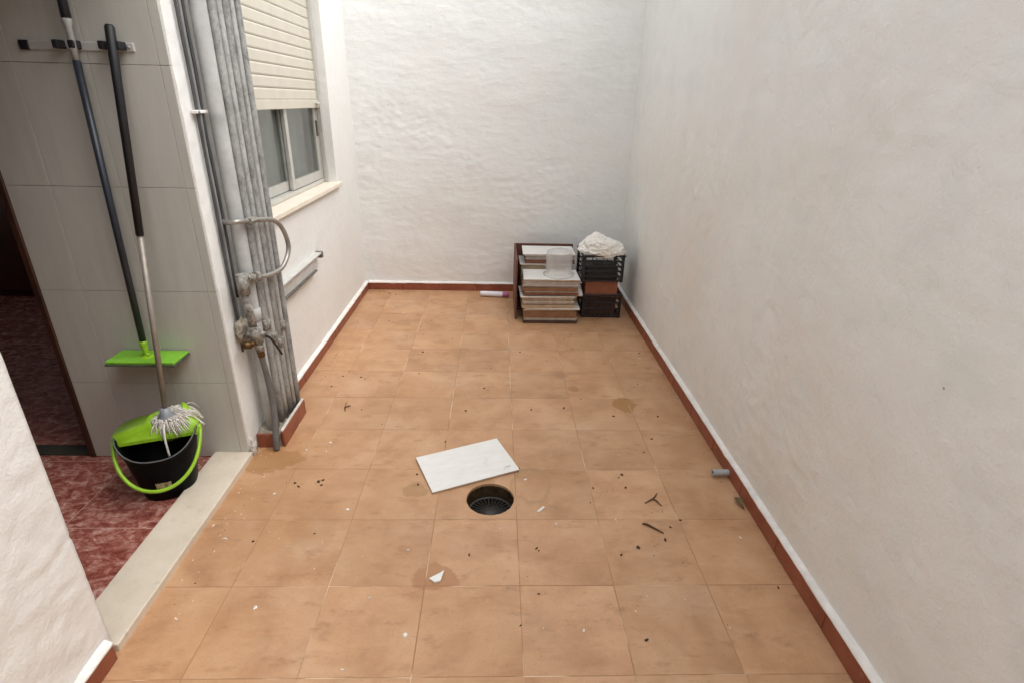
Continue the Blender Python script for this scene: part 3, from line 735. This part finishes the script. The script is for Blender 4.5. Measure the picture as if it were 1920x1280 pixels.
sm = thing('string_mop', 'cotton string mop standing in the bucket with a black grip', 'mop')
A, B_ = (-1.290, 2.118, 1.735), (-1.352, 1.985, .330)
MB().tube([at(A, B_, 1.75), at(A, B_, 1.742), at(A, B_, 1.60), at(A, B_, 1.06)], [.011, .0155, .0145, .0135], 14).build('grip', M['black_rubber'], sm)
MB().tube([at(A, B_, 1.06), at(A, B_, .35)], .0105, 14).build('pole', M['pole_steel'], sm)
S0 = Vector(at(A, B_, .322))
MB().lathe([(.0, .045), (.018, .045), (.021, .02), (.034, .004), (.036, -.012), (.0, -.014)], 20, S0).build('socket', simple('grey_plastic', (.23, .24, .26), .4), sm)
ym = MB(); random.seed(11)
for k in range(260):
    a = 2*PI*k/260+random.uniform(-.06, .06); L = random.uniform(.75, 1.1)
    r0 = S0+Vector((math.cos(a)*.026, math.sin(a)*.026, -.006+random.uniform(-.006, .006)))
    ca, sa = math.cos(a), math.sin(a)
    back = max(0, sa*.6+ca*.75)                       # strands flung over the right rear of the wringer
    reach = .016+.048*back*L
    p1 = S0+Vector((ca*(.026+reach*.5)+random.gauss(0, .006), sa*(.026+reach*.5)+random.gauss(0, .006), .000+.020*back+random.uniform(-.010, .010)))
    p2 = S0+Vector((ca*(.026+reach), sa*(.026+reach), -.012+.014*back+random.uniform(-.016, .012)))+Vector((random.gauss(0, .009), random.gauss(0, .009), 0))
    p3 = p2+Vector((ca*.010, sa*.010, -.045*L)) if back < .3 else p2+Vector((ca*.03*L, sa*.028*L, -.040*L))
    ym.tube([r0, p1, p2, p3], [.0018, .0022, .0022, .0016], 5, smooth_path=4)
ym.tube([S0+Vector((.010, -.036, -.005)), S0+Vector((.022, -.068, -.018)), S0+Vector((.030, -.088, -.060)), S0+Vector((.036, -.096, -.125))], .0042, 6, smooth_path=5)
ym.build('yarn_head', M['yarn'], sm)

# bucket: local axes u (its width), v (towards the tiled wall)
bk = thing('mop_bucket', 'black plastic mop bucket with lime green wringer and handle', 'bucket', (-1.378, 1.945, .0008), math.radians(20))
def ell(a, b, t, e=2.5):
    c, s = math.cos(t), math.sin(t)
    return (a*math.copysign(abs(c)**(2/e), c), b*math.copysign(abs(s)**(2/e), s))
NB = 64; RA, RB, RH = .142, .124, .288
def rimz(t): return RH-.075*max(0, -math.sin(t))**1.6
bb = MB(); rings = []
for (f, q) in [(0, 0), (.98, .0), (1, .03), (None, .5), (None, .9), (None, 1.0)]:
    ring = []
    for k in range(NB):
        t = 2*PI*k/NB
        if f == 0: x, y, z = 0, 0, .001
        else:
            sx = .096+(RA-.096)*q; sy = .090+(RB-.090)*q; ff = f or 1
            x, y = ell(sx*ff, sy*ff, t); z = .0 if q == 0 else (rimz(t)*q)
        ring.append(bb.bm.verts.new((x, y, z)))
    rings.append(ring)
for (off, zz) in [(.006, .004), (.006, -.004), (-.0035, -.006)]:
    ring = []
    for k in range(NB):
        t = 2*PI*k/NB; x, y = ell(RA+off, RB+off, t); ring.append(bb.bm.verts.new((x, y, rimz(t)+zz)))
    if off > 0 and zz > 0: rings.append(ring)
    elif off > 0: rings.insert(-1, ring)
    else: rings.append(ring)
ring = []
for k in range(NB):
    t = 2*PI*k/NB; x, y = ell(.091, .086, t); ring.append(bb.bm.verts.new((x, y, .006)))
rings.append(ring)
for i in range(len(rings)-1):
    for k in range(NB):
        f = bb.bm.faces.new((rings[i][k], rings[i][(k+1) % NB], rings[i+1][(k+1) % NB], rings[i+1][k])); f.smooth = True
bmesh.ops.remove_doubles(bb.bm, verts=bb.bm.verts, dist=1e-5)
bb.bm.faces.new([v for v in ring])
bb.build('body', M['black_plastic'], bk)
MB().tube([(*ell(RA+.004, RB+.004, PI+PI*k/40), rimz(PI+PI*k/40)+.003) for k in range(41)], .0032, 6).build('rim_edge', simple('rim_grey', (.10, .10, .10), .4), bk)
# wringer: skirt from the rear rim up to a raised cup
wr = MB(); NW = 72; cc = Vector((.034, .050)); CR = .062; outer, midr, up_, inn, bot = [], [], [], [], []
def boundary(a):
    d = Vector((math.cos(a), math.sin(a))); t = 0
    while t < .4:
        p = cc+d*t
        if p.y < -.030 or (abs(p.x)/(RA+.008))**2.5+(abs(p.y)/(RB+.008))**2.5 > 1: break
        t += .0015
    return cc+d*t
for k in range(NW):
    a = 2*PI*k/NW; p = boundary(a); c, s = math.cos(a), math.sin(a)
    front = max(0, -s)
    zo = RH+.008-.030*(1 if p.y < -.025 else 0)
    topz = RH+.028+.042*max(0, math.cos(a-.25))**3+.006*max(0, math.cos(a-PI+.1))**3-.020*front**2
    outer.append(wr.bm.verts.new((p.x, p.y, zo)))
    top0 = Vector((cc.x+c*(CR+.006), cc.y+s*(CR+.006)))
    kk = .35 if math.cos(a-.3) > .2 else .10
    mq = p*kk+top0*(1-kk); lift = max(0, math.cos(a-.35))**2
    midr.append(wr.bm.verts.new((mq.x, mq.y, zo+.010+(topz-zo)*(.05+.6*lift) if p.y >= -.025 else zo+(topz-zo)*.6)))
    up_.append(wr.bm.verts.new((cc.x+c*(CR+.006), cc.y+s*(CR+.006), topz)))
    inn.append(wr.bm.verts.new((cc.x+c*CR, cc.y+s*CR, topz-.002)))
    bot.append(wr.bm.verts.new((cc.x+c*CR*.72, cc.y+s*CR*.72, RH-.07)))
rr = [outer, midr, up_, inn, bot]
for q in range(4):
    for k in range(NW):
        f = wr.bm.faces.new((rr[q][k], rr[q][(k+1) % NW], rr[q+1][(k+1) % NW], rr[q+1][k])); f.smooth = True
wr.bm.faces.new(bot)
lowr = [wr.bm.verts.new(v.co+Vector((0, 0, -.014))) for v in outer]
for k in range(NW): wr.bm.faces.new((outer[k], outer[(k+1) % NW], lowr[(k+1) % NW], lowr[k]))
wr.build('wringer', M['lime'], bk)
hp = []
for k in range(33):
    t = PI*k/32; hp.append((-(RA+.013)*math.cos(t), -.165*math.sin(t)**.8-.004, .272-.168*math.sin(t)**.9))
MB().tube(hp, .0075, 10).build('handle', M['lime'], bk)
for s in (-1, 1): MB().lathe([(.0, .0), (.013, .0), (.013, .014), (0, .014)], 14, (s*(RA+.002)-(.014 if s < 0 else 0), -.003, .272), axis='X').build('handle_pivot', M['lime'], bk)
lab = MB(); g2 = []
for i in range(9):
    t = -PI/2-.17+.34*i/8; r_ = []
    for zq in (.30, .46):
        sx = .096+(RA-.096)*zq; sy = .090+(RB-.090)*zq; x, y = ell(sx+.0012, sy+.0012, t); r_.append(lab.bm.verts.new((x, y, rimz(t)*zq)))
    g2.append(r_)
for i in range(8): lab.bm.faces.new((g2[i][0], g2[i+1][0], g2[i+1][1], g2[i][1]))
gl_ = G('paper_label', .6); cl_ = gl_.ramp(gl_.noise(gl_.map(gl_.obj(), (1, 1, 2)), 60, 4, .7), (.40, (.10, .09, .03)), (.52, (.42, .37, .20)), (.7, (.55, .50, .34)))
lab.build('sticker', gl_.out(cl_), bk)

# ---------------------------------------------------------------- stacks of tiles in the far corner
M['card'] = simple('brown_cardboard', (.25, .125, .062), .85, 0, .2, 14)
M['card_red'] = simple('red_brown_cardboard', (.20, .075, .040), .8, 0, .25, 14)
M['card_pale'] = simple('buff_cardboard', (.46, .33, .21), .85, 0, .15, 14)
M['edge_cream'] = simple('cream_tile_edges', (.60, .48, .35), .8, 0, .18, 30)
M['edge_lilac'] = simple('greyish_tile_edges', (.50, .44, .42), .8, 0, .15, 30)
M['card_dark'] = simple('shadow_dark_card', (.075, .040, .026), .85, 0, .3, 14)  # near-black tone paints the base shadow into the front stack's bottom carton
M['card_white'] = simple('whitish_card', (.50, .43, .38), .8, 0, .12, 14)
M['board'] = simple('red_brown_board', (.135, .052, .032), .6, 0, .3, 7)
random.seed(5)
def loose(name, label, cx, cy, z, w, d, rz, mat_edge, h=.0085):
    t = thing(name, label, 'tile', (cx, cy, z), rz)
    MB().box(-w/2, w/2, -d/2, d/2, 0, h-.0022, .0008).build('biscuit', M[mat_edge], t)
    MB().box(-w/2-.0004, w/2+.0004, -d/2-.0004, d/2+.0004, h-.0021, h, .0006).build('glaze', M['white_tile'], t)
def carton(label, cx, cy, z, w, d, h, rz, mat, edge='edge_cream', ntile=0, jit=.004):
    """open tray of tiles: tray walls of card, the tiles on it showing as separate edges"""
    t = thing('tile_carton', label, 'carton', (cx, cy, z), rz)
    hc = h if ntile == 0 else h-ntile*.0098-.001
    MB().box(-w/2, w/2, -d/2, d/2, 0, .003, .001).box(-w/2, w/2, -d/2, -d/2+.004, .003, hc, .001).box(-w/2, w/2, d/2-.004, d/2, .003, hc, .001)\
        .box(-w/2, -w/2+.004, -d/2+.004, d/2-.004, .003, hc, .001).box(w/2-.004, w/2, -d/2+.004, d/2-.004, .003, hc, .001).build('tray', M[mat], t)
    MB().box(-w/2+.005, w/2-.005, -d/2+.005, d/2-.005, .0035, hc-.002).build('packing', M['card_pale'], t)
    for k in range(ntile):
        z0 = hc+.0012+k*.0098
        o = MB().box(-w/2+.006, w/2-.006, -d/2+.004, d/2-.006, 0, .0080, .0014).build('tile', M[edge] if k % 3 != 1 else M['edge_lilac' if edge == 'edge_cream' else 'edge_cream'], t)
        o.location = (random.uniform(-jit, jit)*1.4, random.uniform(-jit, jit), z0); o.rotation_euler = (0, 0, random.uniform(-jit, jit)*2.2)
    return t
FX, FY, W, D = .408, 4.010, .412, .262
z = .0008
def put(fn, h, *a, **k):
    global z
    fn(*a, **k); z += h+.0008
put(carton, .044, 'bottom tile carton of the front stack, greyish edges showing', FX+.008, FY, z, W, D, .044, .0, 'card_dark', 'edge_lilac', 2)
put(carton, .064, 'brown tile carton second from the floor in the front stack', FX+.004, FY+.002, z, W-.01, D, .064, .006, 'card', 'edge_cream', 1)
put(loose, .0085, 'loose_tile', 'white tile jutting right above the lower brown carton', FX+.026, FY-.004, z, .41, .26, -.01, 'edge_cream')
put(carton, .086, 'buff carton with many cream tile edges in the front stack', FX-.014, FY+.006, z, .396, .262, .086, .03, 'card_pale', 'edge_cream', 6, jit=.008)
put(loose, .0085, 'loose_tile', 'white tile sliding left above the cream tile edges', FX-.020, FY-.006, z, .41, .262, .035, 'edge_cream')
put(loose, .0085, 'loose_tile', 'white tile with a corner poking out right of the front stack', FX+.052, FY+.030, z, .41, .262, -.09, 'edge_cream')
put(carton, .030, 'lower red brown carton in the upper half of the front stack', FX+.004, FY, z, W, D, .030, .006, 'card_red', 'edge_lilac', 1)
put(carton, .040, 'upper red brown carton with pale tile edges in the front stack', FX-.003, FY-.003, z, W+.004, D, .040, -.010, 'card', 'edge_lilac', 1)
put(carton, .034, 'thin whitish carton just under the top tiles of the front stack', FX+.006, FY-.002, z, W+.006, D+.004, .034, .008, 'card_white', 'edge_lilac', 2)
put(loose, .0085, 'loose_tile', 'second white tile from the top of the front stack', FX+.012, FY+.004, z, .41, .262, .02, 'edge_lilac')
put(loose, .0085, 'loose_tile', 'topmost white tile of the front stack, under the tub', FX+.008, FY-.005, z, .415, .265, -.008, 'edge_cream')
FTOP = z
# wooden carcass with the rear stack
wb = thing('wooden_box', 'red brown board box standing behind the front tile stack', 'box')
MB().box(.150, .164, 3.96, 4.50, .001, .468, .002).build('side_panel', M['board'], wb)
MB().box(.164, .640, 4.486, 4.50, .001, .468, .002).build('back_panel', M['board'], wb)
MB().box(.164, .640, 4.165, 4.486, .001, .018, .002).build('base_panel', M['board'], wb)
z = .019; BX, BY = .402, 4.325
for k, (lab_, h, mat, edge, nt_) in enumerate([('lowest brown carton of the rear stack, mostly hidden', .085, 'card', 'edge_cream', 2), ('second brown carton of the rear stack, behind the front stack', .085, 'card_pale', 'edge_cream', 3),
        ('third brown carton of the rear stack, behind the front stack', .085, 'card', 'edge_cream', 2), ('buff carton of the rear stack level with the tub', .092, 'card_pale', 'edge_cream', 1)]):
    carton(lab_, BX, BY, z, .41, .27, h, random.uniform(-.01, .01), mat, edge, nt_); z += h+.0006
loose('loose_tile', 'white tile above the buff carton in the rear stack', BX-.008, BY-.01, z, .41, .26, .01, 'edge_cream'); z += .0092
carton('dark red topmost carton of the rear stack', BX+.025, BY, z, .39, .26, .062, -.012, 'card_red', 'edge_lilac', 3); z += .0626
loose('loose_tile', 'white tile second from the top of the rear stack', BX+.020, BY-.004, z, .40, .265, .012, 'edge_lilac'); z += .0092
loose('loose_tile', 'topmost white tile of the rear stack', BX+.015, BY-.008, z, .41, .27, -.01, 'edge_cream'); z += .0092

# clear plastic tub on the front stack
def m_clear():
    m = bpy.data.materials.new('cloudy_plastic'); m.use_nodes = True; n, l = m.node_tree.nodes, m.node_tree.links
    n.remove(n['Principled BSDF']); o = n['Material Output']
    t = n.new('ShaderNodeBsdfTransparent'); t.inputs[0].default_value = (.975, .97, .965, 1)
    d = n.new('ShaderNodeBsdfTranslucent'); d.inputs[0].default_value = (.93, .92, .91, 1)
    gl = n.new('ShaderNodeBsdfGlossy'); gl.inputs['Roughness'].default_value = .12
    lw = n.new('ShaderNodeLayerWeight'); lw.inputs[0].default_value = .35
    m1 = n.new('ShaderNodeMixShader'); m1.inputs[0].default_value = .30; l.new(t.outputs[0], m1.inputs[1])
    d2 = n.new('ShaderNodeBsdfDiffuse'); d2.inputs[0].default_value = (.93, .92, .92, 1)
    m0 = n.new('ShaderNodeMixShader'); m0.inputs[0].default_value = .45; l.new(d.outputs[0], m0.inputs[1]); l.new(d2.outputs[0], m0.inputs[2]); l.new(m0.outputs[0], m1.inputs[2])
    sc = n.new('ShaderNodeMath'); sc.operation = 'MULTIPLY'; sc.inputs[1].default_value = .30; l.new(lw.outputs['Facing'], sc.inputs[0])
    m2 = n.new('ShaderNodeMixShader'); l.new(sc.outputs[0], m2.inputs[0]); l.new(m1.outputs[0], m2.inputs[1]); l.new(gl.outputs[0], m2.inputs[2])
    l.new(m2.outputs[0], o.inputs['Surface']); return m
M['clear'] = m_clear()
tb = thing('plastic_tub', 'cloudy clear plastic tub upside down on the front tile stack', 'tub', (.475, 3.995, FTOP+.0005))
MB().lathe([(.112, 0), (.114, .004), (.113, .010), (.104, .012), (.101, .020), (.098, .172), (.094, .182), (.082, .186), (0, .187)], 40).build('shell', M['clear'], tb)
MB().lathe([(.110, .002), (.116, .002), (.117, .009), (.110, .010)], 40).build('rim', M['clear'], tb)

# crates
M['crate'] = simple('black_crate_plastic', (.014, .012, .014), .42, 0, .3, 20)
M['terracotta'] = simple('terracotta_box', (.30, .105, .052), .8, 0, .18, 16, .002, 60)
def crate(label, x, y, z, w, d, h, rz, levels, nv):
    t = thing('plastic_crate', label, 'crate', (x, y, z), rz, 'black plastic crates')
    hw, hd = w/2, d/2
    for sx in (-1, 1):
        for sy in (-1, 1):
            MB().box(sx*hw-(.022 if sx > 0 else 0), sx*hw+(.022 if sx < 0 else 0), sy*hd-(.006 if sy > 0 else 0), sy*hd+(.006 if sy < 0 else 0), 0, h-.012, .001)\
                .box(sx*hw-(.006 if sx > 0 else 0), sx*hw+(.006 if sx < 0 else 0), sy*hd-(.03 if sy > 0 else -.006), sy*hd+(.03 if sy < 0 else -.006), 0, h-.012, .001).build('corner_post', M['crate'], t)
    MB().box(-hw-.006, hw+.006, -hd-.006, -hd+.008, h-.012, h, .002).box(-hw-.006, hw+.006, hd-.008, hd+.006, h-.012, h, .002)\
        .box(-hw-.006, -hw+.008, -hd+.008, hd-.008, h-.012, h, .002).box(hw-.008, hw+.006, -hd+.008, hd-.008, h-.012, h, .002).build('rim', M['crate'], t)
    for f in levels:
        zz = f*h
        for sy in (-1, 1): MB().box(-hw+.02, hw-.02, sy*hd-.0045 if sy > 0 else sy*hd+.001, sy*hd-.001 if sy > 0 else sy*hd+.0045, zz, zz+.014, .001).build('slat', M['crate'], t)
        for sx in (-1, 1): MB().box(sx*hw-.0045 if sx > 0 else sx*hw+.001, sx*hw-.001 if sx > 0 else sx*hw+.0045, -hd+.03, hd-.03, zz, zz+.014, .001).build('slat', M['crate'], t)
    for k in range(nv):
        x_ = -hw+.03+(w-.06)*(k+.5)/nv
        for sy in (-1, 1): MB().box(x_-.003, x_+.003, sy*hd-.008 if sy > 0 else sy*hd+.005, sy*hd-.005 if sy > 0 else sy*hd+.008, .004, h-.013).build('bar', M['crate'], t)
    gb = MB()
    for k in range(10): gb.box(-hw+.006+(w-.02)*k/9, -hw+.012+(w-.02)*k/9, -hd+.006, hd-.006, .001, .006)
    for k in range(8): gb.box(-hw+.006, hw-.006, -hd+.006+(d-.02)*k/7, -hd+.012+(d-.02)*k/7, .0062, .010)
    gb.build('base_grid', M['crate'], t)
    return t
crate('black plastic crate on the floor, under the terracotta blocks', .826, 4.145, .001, .306, .270, .192, 0, (.02, .34, .60, .80), 6)
for k, (x, y, z, w, d, h, rz, lab_) in enumerate([(.818, 4.105, .012, .250, .130, .150, .0, 'dark block inside the bottom crate, front one'), (.818, 4.106, .1625, .252, .132, .126, .01, 'terracotta block sticking out of the bottom crate'),
        (.826, 4.225, .012, .25, .08, .274, 0, 'rear dark block standing in the bottom crate')]):
    t = thing('masonry_block', lab_, 'block', (x, y, z), rz)
    MB().box(-w/2, w/2, -d/2, d/2, 0, h, .004, 2).build('body', M['terracotta'] if k == 1 else M['card_dark'], t)  # the two blocks set down in the crate get a darker tone
crate('upper black plastic crate holding the white rag bundle', .812, 4.150, .2895, .318, .285, .212, .01, (.02, .20, .38, .56, .74), 3)
# contents glimpsed in the upper crate, then the rag bundle
o = MB().box(.69, .935, 4.04, 4.26, .302, .40, .006).build('dark_container', simple('dark_tub', (.03, .026, .026), .5)); tag(o, 'dark container inside the upper crate below the rag', 'container')
bm = bmesh.new(); bmesh.ops.create_icosphere(bm, subdivisions=6, radius=1)
for v in bm.verts:
    n = v.co.normalized(); q = n*1.6+Vector((2.1, .3, 0))
    rdg = 1-abs(noise.noise(q*1.9+Vector((5, 2, 1))))*2; rdg2 = 1-abs(noise.noise(q*4.3+Vector((1, 9, 4))))*2
    d = 1+.16*noise.noise(q*1.2)+.085*rdg+.05*rdg2+.02*noise.noise(q*12)
    x, y, zz = n.x*d*.158, n.y*d*.135, n.z*d
    pk = .092+.034*math.exp(-((x+.065)/.05)**2)-.03*max(0, x/.16)
    v.co = Vector((x*(1+.05*(zz > 0)), y, zz*pk if zz > 0 else zz*.05))
for f in bm.faces: f.smooth = True
me = bpy.data.meshes.new('rag_bundle'); bm.to_mesh(me); bm.free()
o = link_mesh('rag_bundle', me, simple('cream_white_cloth', (.82, .785, .72), .95, 0, .07, 12, .004, 45)); o.location = (.818, 4.125, .515)
tag(o, 'crumpled off-white cloth bundle heaped in the upper crate', 'cloth')

# white tube with a pink end on the floor by the back wall
tu = thing('sealant_tube', 'white tube with a pink end lying by the back skirting', 'tube', (-.004, 4.486, .0235), 0)
tu.rotation_euler = (0, 0, math.radians(-6))
MB().lathe([(0, -.125), (.021, -.125), (.0225, -.122), (.0225, .066)], 20, axis='X').build('barrel', simple('white_plastic', (.80, .79, .84), .35, 0, .04), tu)
MB().lathe([(.0228, .066), (.0228, .118), (.021, .121), (0, .121)], 20, axis='X').build('pink_end', simple('pink_print', (.42, .13, .26), .4, 0, .1), tu)

# ---------------------------------------------------------------- litter
M['litter'] = simple('dark_litter', (.065, .033, .016), .9, 0, .4, 50)
M['twig'] = simple('dry_twig', (.085, .045, .022), .9, 0, .4, 30)
M['chip'] = simple('white_chips', (.78, .74, .68), .8, 0, .06)
DARK = [(-0.241, 2.29), (-0.345, 2.032), (-0.331, 1.961), (0.436, 1.937), (0.58, 1.941), (0.409, 1.843), (0.172, 1.573), (0.164, 1.584), (0.158, 1.375), (0.091, 1.252), (0.553, 1.588), (0.708, 1.697), (0.759, 1.736), (1.003, 1.396), (0.795, 2.322), (0.726, 2.206), (0.643, 2.54), (0.883, 2.537), (-0.907, 1.622), (-0.807, 2.973), (0.974, 3.347), (0.863, 2.91), (-0.061, 2.842), (0.169, 3.356), (0.549, 3.66), (0.488, 3.571), (-0.481, 3.341), (-0.465, 3.028), (-0.156, 2.587), (0.202, 2.602), (0.383, 2.622), (-0.768, 1.978), (-0.748, 1.956), (-0.751, 1.989), (-0.867, 1.97), (-0.843, 1.945), (0.583, 2.032), (0.564, 2.012), (-0.69, 1.663), (0.48, 1.551), (0.667, 1.627), (-0.97, 4.572), (-0.917, 4.531), (-1.004, 4.556), (-0.857, 4.505), (-0.951, 2.855), (-0.919, 2.985), (0.115, 2.077), (-0.088, 1.553), (0.486, 1.196)]
WHITE = [(-0.929, 1.899), (0.141, 1.996), (0.252, 1.715), (-0.781, 1.323), (-0.273, 1.22), (-0.415, 1.363), (0.293, 1.231), (0.967, 1.638), (-0.798, 2.206), (-0.798, 2.277), (-0.895, 2.218), (-0.721, 4.068), (0.96, 3.271), (-0.441, 1.107), (-0.318, 1.577), (0.497, 1.737), (-1.007, 2.444), (-0.597, 1.8), (-1.095, 1.707), (-1.022, 1.636), (-1.016, 1.284)]
random.seed(3)
def bits(name, spots, mat, size, flat, label):
    b = MB()
    for (x, y, s) in spots:
        r = bmesh.ops.create_icosphere(b.bm, subdivisions=2, radius=1)
        rot = euler(0, 0, random.uniform(0, PI)); el = random.uniform(.28, .9); sd_ = random.uniform(0, 99)
        for v in r['verts']:
            d = 1+.85*noise.noise(v.co*2.1+Vector((sd_, 0, 0)))
            q = Vector((v.co.x*d, v.co.y*d*el, v.co.z*d*flat))*size*s
            v.co = rot @ q+Vector((x, y, size*s*flat*.8+.0006))
    o = b.build(name, mat); tag(o, label, None, None, 'stuff'); o['category'] = 'litter'; return o
spots = [(x, y, random.uniform(.65, 1.25)) for x, y in DARK]
spots += [(random.uniform(-1.05, 1.03), random.uniform(1.1, 4.5), random.uniform(.12, .40)) for _ in range(90)]
spots += [(random.uniform(-1.02, 1.0), random.uniform(2.4, 4.4), random.uniform(.3, .8)) for _ in range(45)]
spots += [(s*random.uniform(1.02, 1.055), random.uniform(1.2, 4.5), random.uniform(.2, .55)) for s in (-1, 1) for _ in range(40)]
spots += [(random.uniform(-1.08, -.5), random.uniform(4.5, 4.62), random.uniform(.25, .6)) for _ in range(26)]
spots += [(x+random.gauss(0, .02), y+random.gauss(0, .02), random.uniform(.15, .45)) for x, y in [(.66, 1.8), (.62, 1.6), (-.76, 1.97), (-.85, 1.96), (.5, 1.9), (-1.08, 2.2), (-.95, 2.3)] for _ in range(6)]
bits('leaf_litter', [s for s in spots if math.hypot(s[0]-DR[0], s[1]-DR[1]) > .12 and not (s[0] < -.97 and 2.15 < s[1] < 2.6) and not (s[0] > .1 and s[1] > 3.85)], M['litter'], .0058, .5, 'scattered dark crumbs and dried bits on the patio floor')
spots = [(x, y, random.uniform(.7, 1.2)) for x, y in WHITE]+[(random.uniform(-1.05, 1.0), random.uniform(1.1, 3.4), random.uniform(.15, .4)) for _ in range(60)]
spots += [(-1.10+random.uniform(0, .09), random.uniform(1.3, 2.2), random.uniform(.2, .5)) for _ in range(24)]
bits('paint_chips', [s for s in spots if math.hypot(s[0]-DR[0], s[1]-DR[1]) > .12], M['chip'], .0070, .35, 'scattered white paint chips on the patio floor')
def twig(label, paths, r=.0028):
    t = MB()
    for P in paths: t.tube([(x, y, .004+.002*(i % 2)) for i, (x, y) in enumerate(P)], [r*.6]+[r]*(len(P)-2)+[r*.5], 6, smooth_path=4)
    o = t.build('twig', M['twig']); tag(o, label, 'twig')
twig('forked dry twig on the right half of the floor', [[(.640, 1.838), (.675, 1.86), (.690, 1.875), (.708, 1.900)], [(.680, 1.862), (.692, 1.85), (.706, 1.820)]], .0034)
twig('curved dry twig lying just in front of the forked one', [[(.598, 1.714), (.615, 1.708), (.638, 1.691), (.670, 1.659)]], .0045)
twig('short dry twig near the pipe plinth', [[(-.801, 2.575), (-.812, 2.61), (-.817, 2.665)], [(-.812, 2.61), (-.795, 2.625), (-.785, 2.63)]], .0032)
lf = MB(); n = 10; rws = []
for i in range(n+1):
    t = i/n; wd_ = .016*math.sin(PI*t)**.8+.0006
    c = Vector((1.036+.012*t, 1.872-.075*t, .006+.010*math.sin(PI*t)))
    rws.append([lf.bm.verts.new(c+Vector((-.9*wd_, -.25*wd_, .006))), lf.bm.verts.new(c), lf.bm.verts.new(c+Vector((.5*wd_, .2*wd_, .012*math.sin(PI*t))))])
for i in range(n):
    for k in (0, 1): lf.bm.faces.new((rws[i][k], rws[i+1][k], rws[i+1][k+1], rws[i][k+1])).smooth = True
o = lf.build('dry_leaf', simple('olive_dry_leaf', (.13, .10, .045), .85, 0, .3, 40)); tag(o, 'curled dry leaf against the right skirting below the pipe stub', 'leaf')
o = MB().prism([(-.030, -.016), (-.008, -.030), (.012, -.022), (.016, .026), (.004, .012)], .0012, .0085).build('ceramic_shard', M['white_tile']); o.location = (-.192, 1.452, 0); o.rotation_euler = (0, 0, -.1)
tag(o, 'pointed white ceramic shard lying in a damp stain', 'shard')
o = MB().box(-.022, .022, -.0055, .0055, .0008, .006, .002).build('plaster_flake', M['chip']); o.location = (.197, 1.80, 0); o.rotation_euler = (0, 0, .82)
tag(o, 'thin white plaster flake to the right of the drain', 'flake')
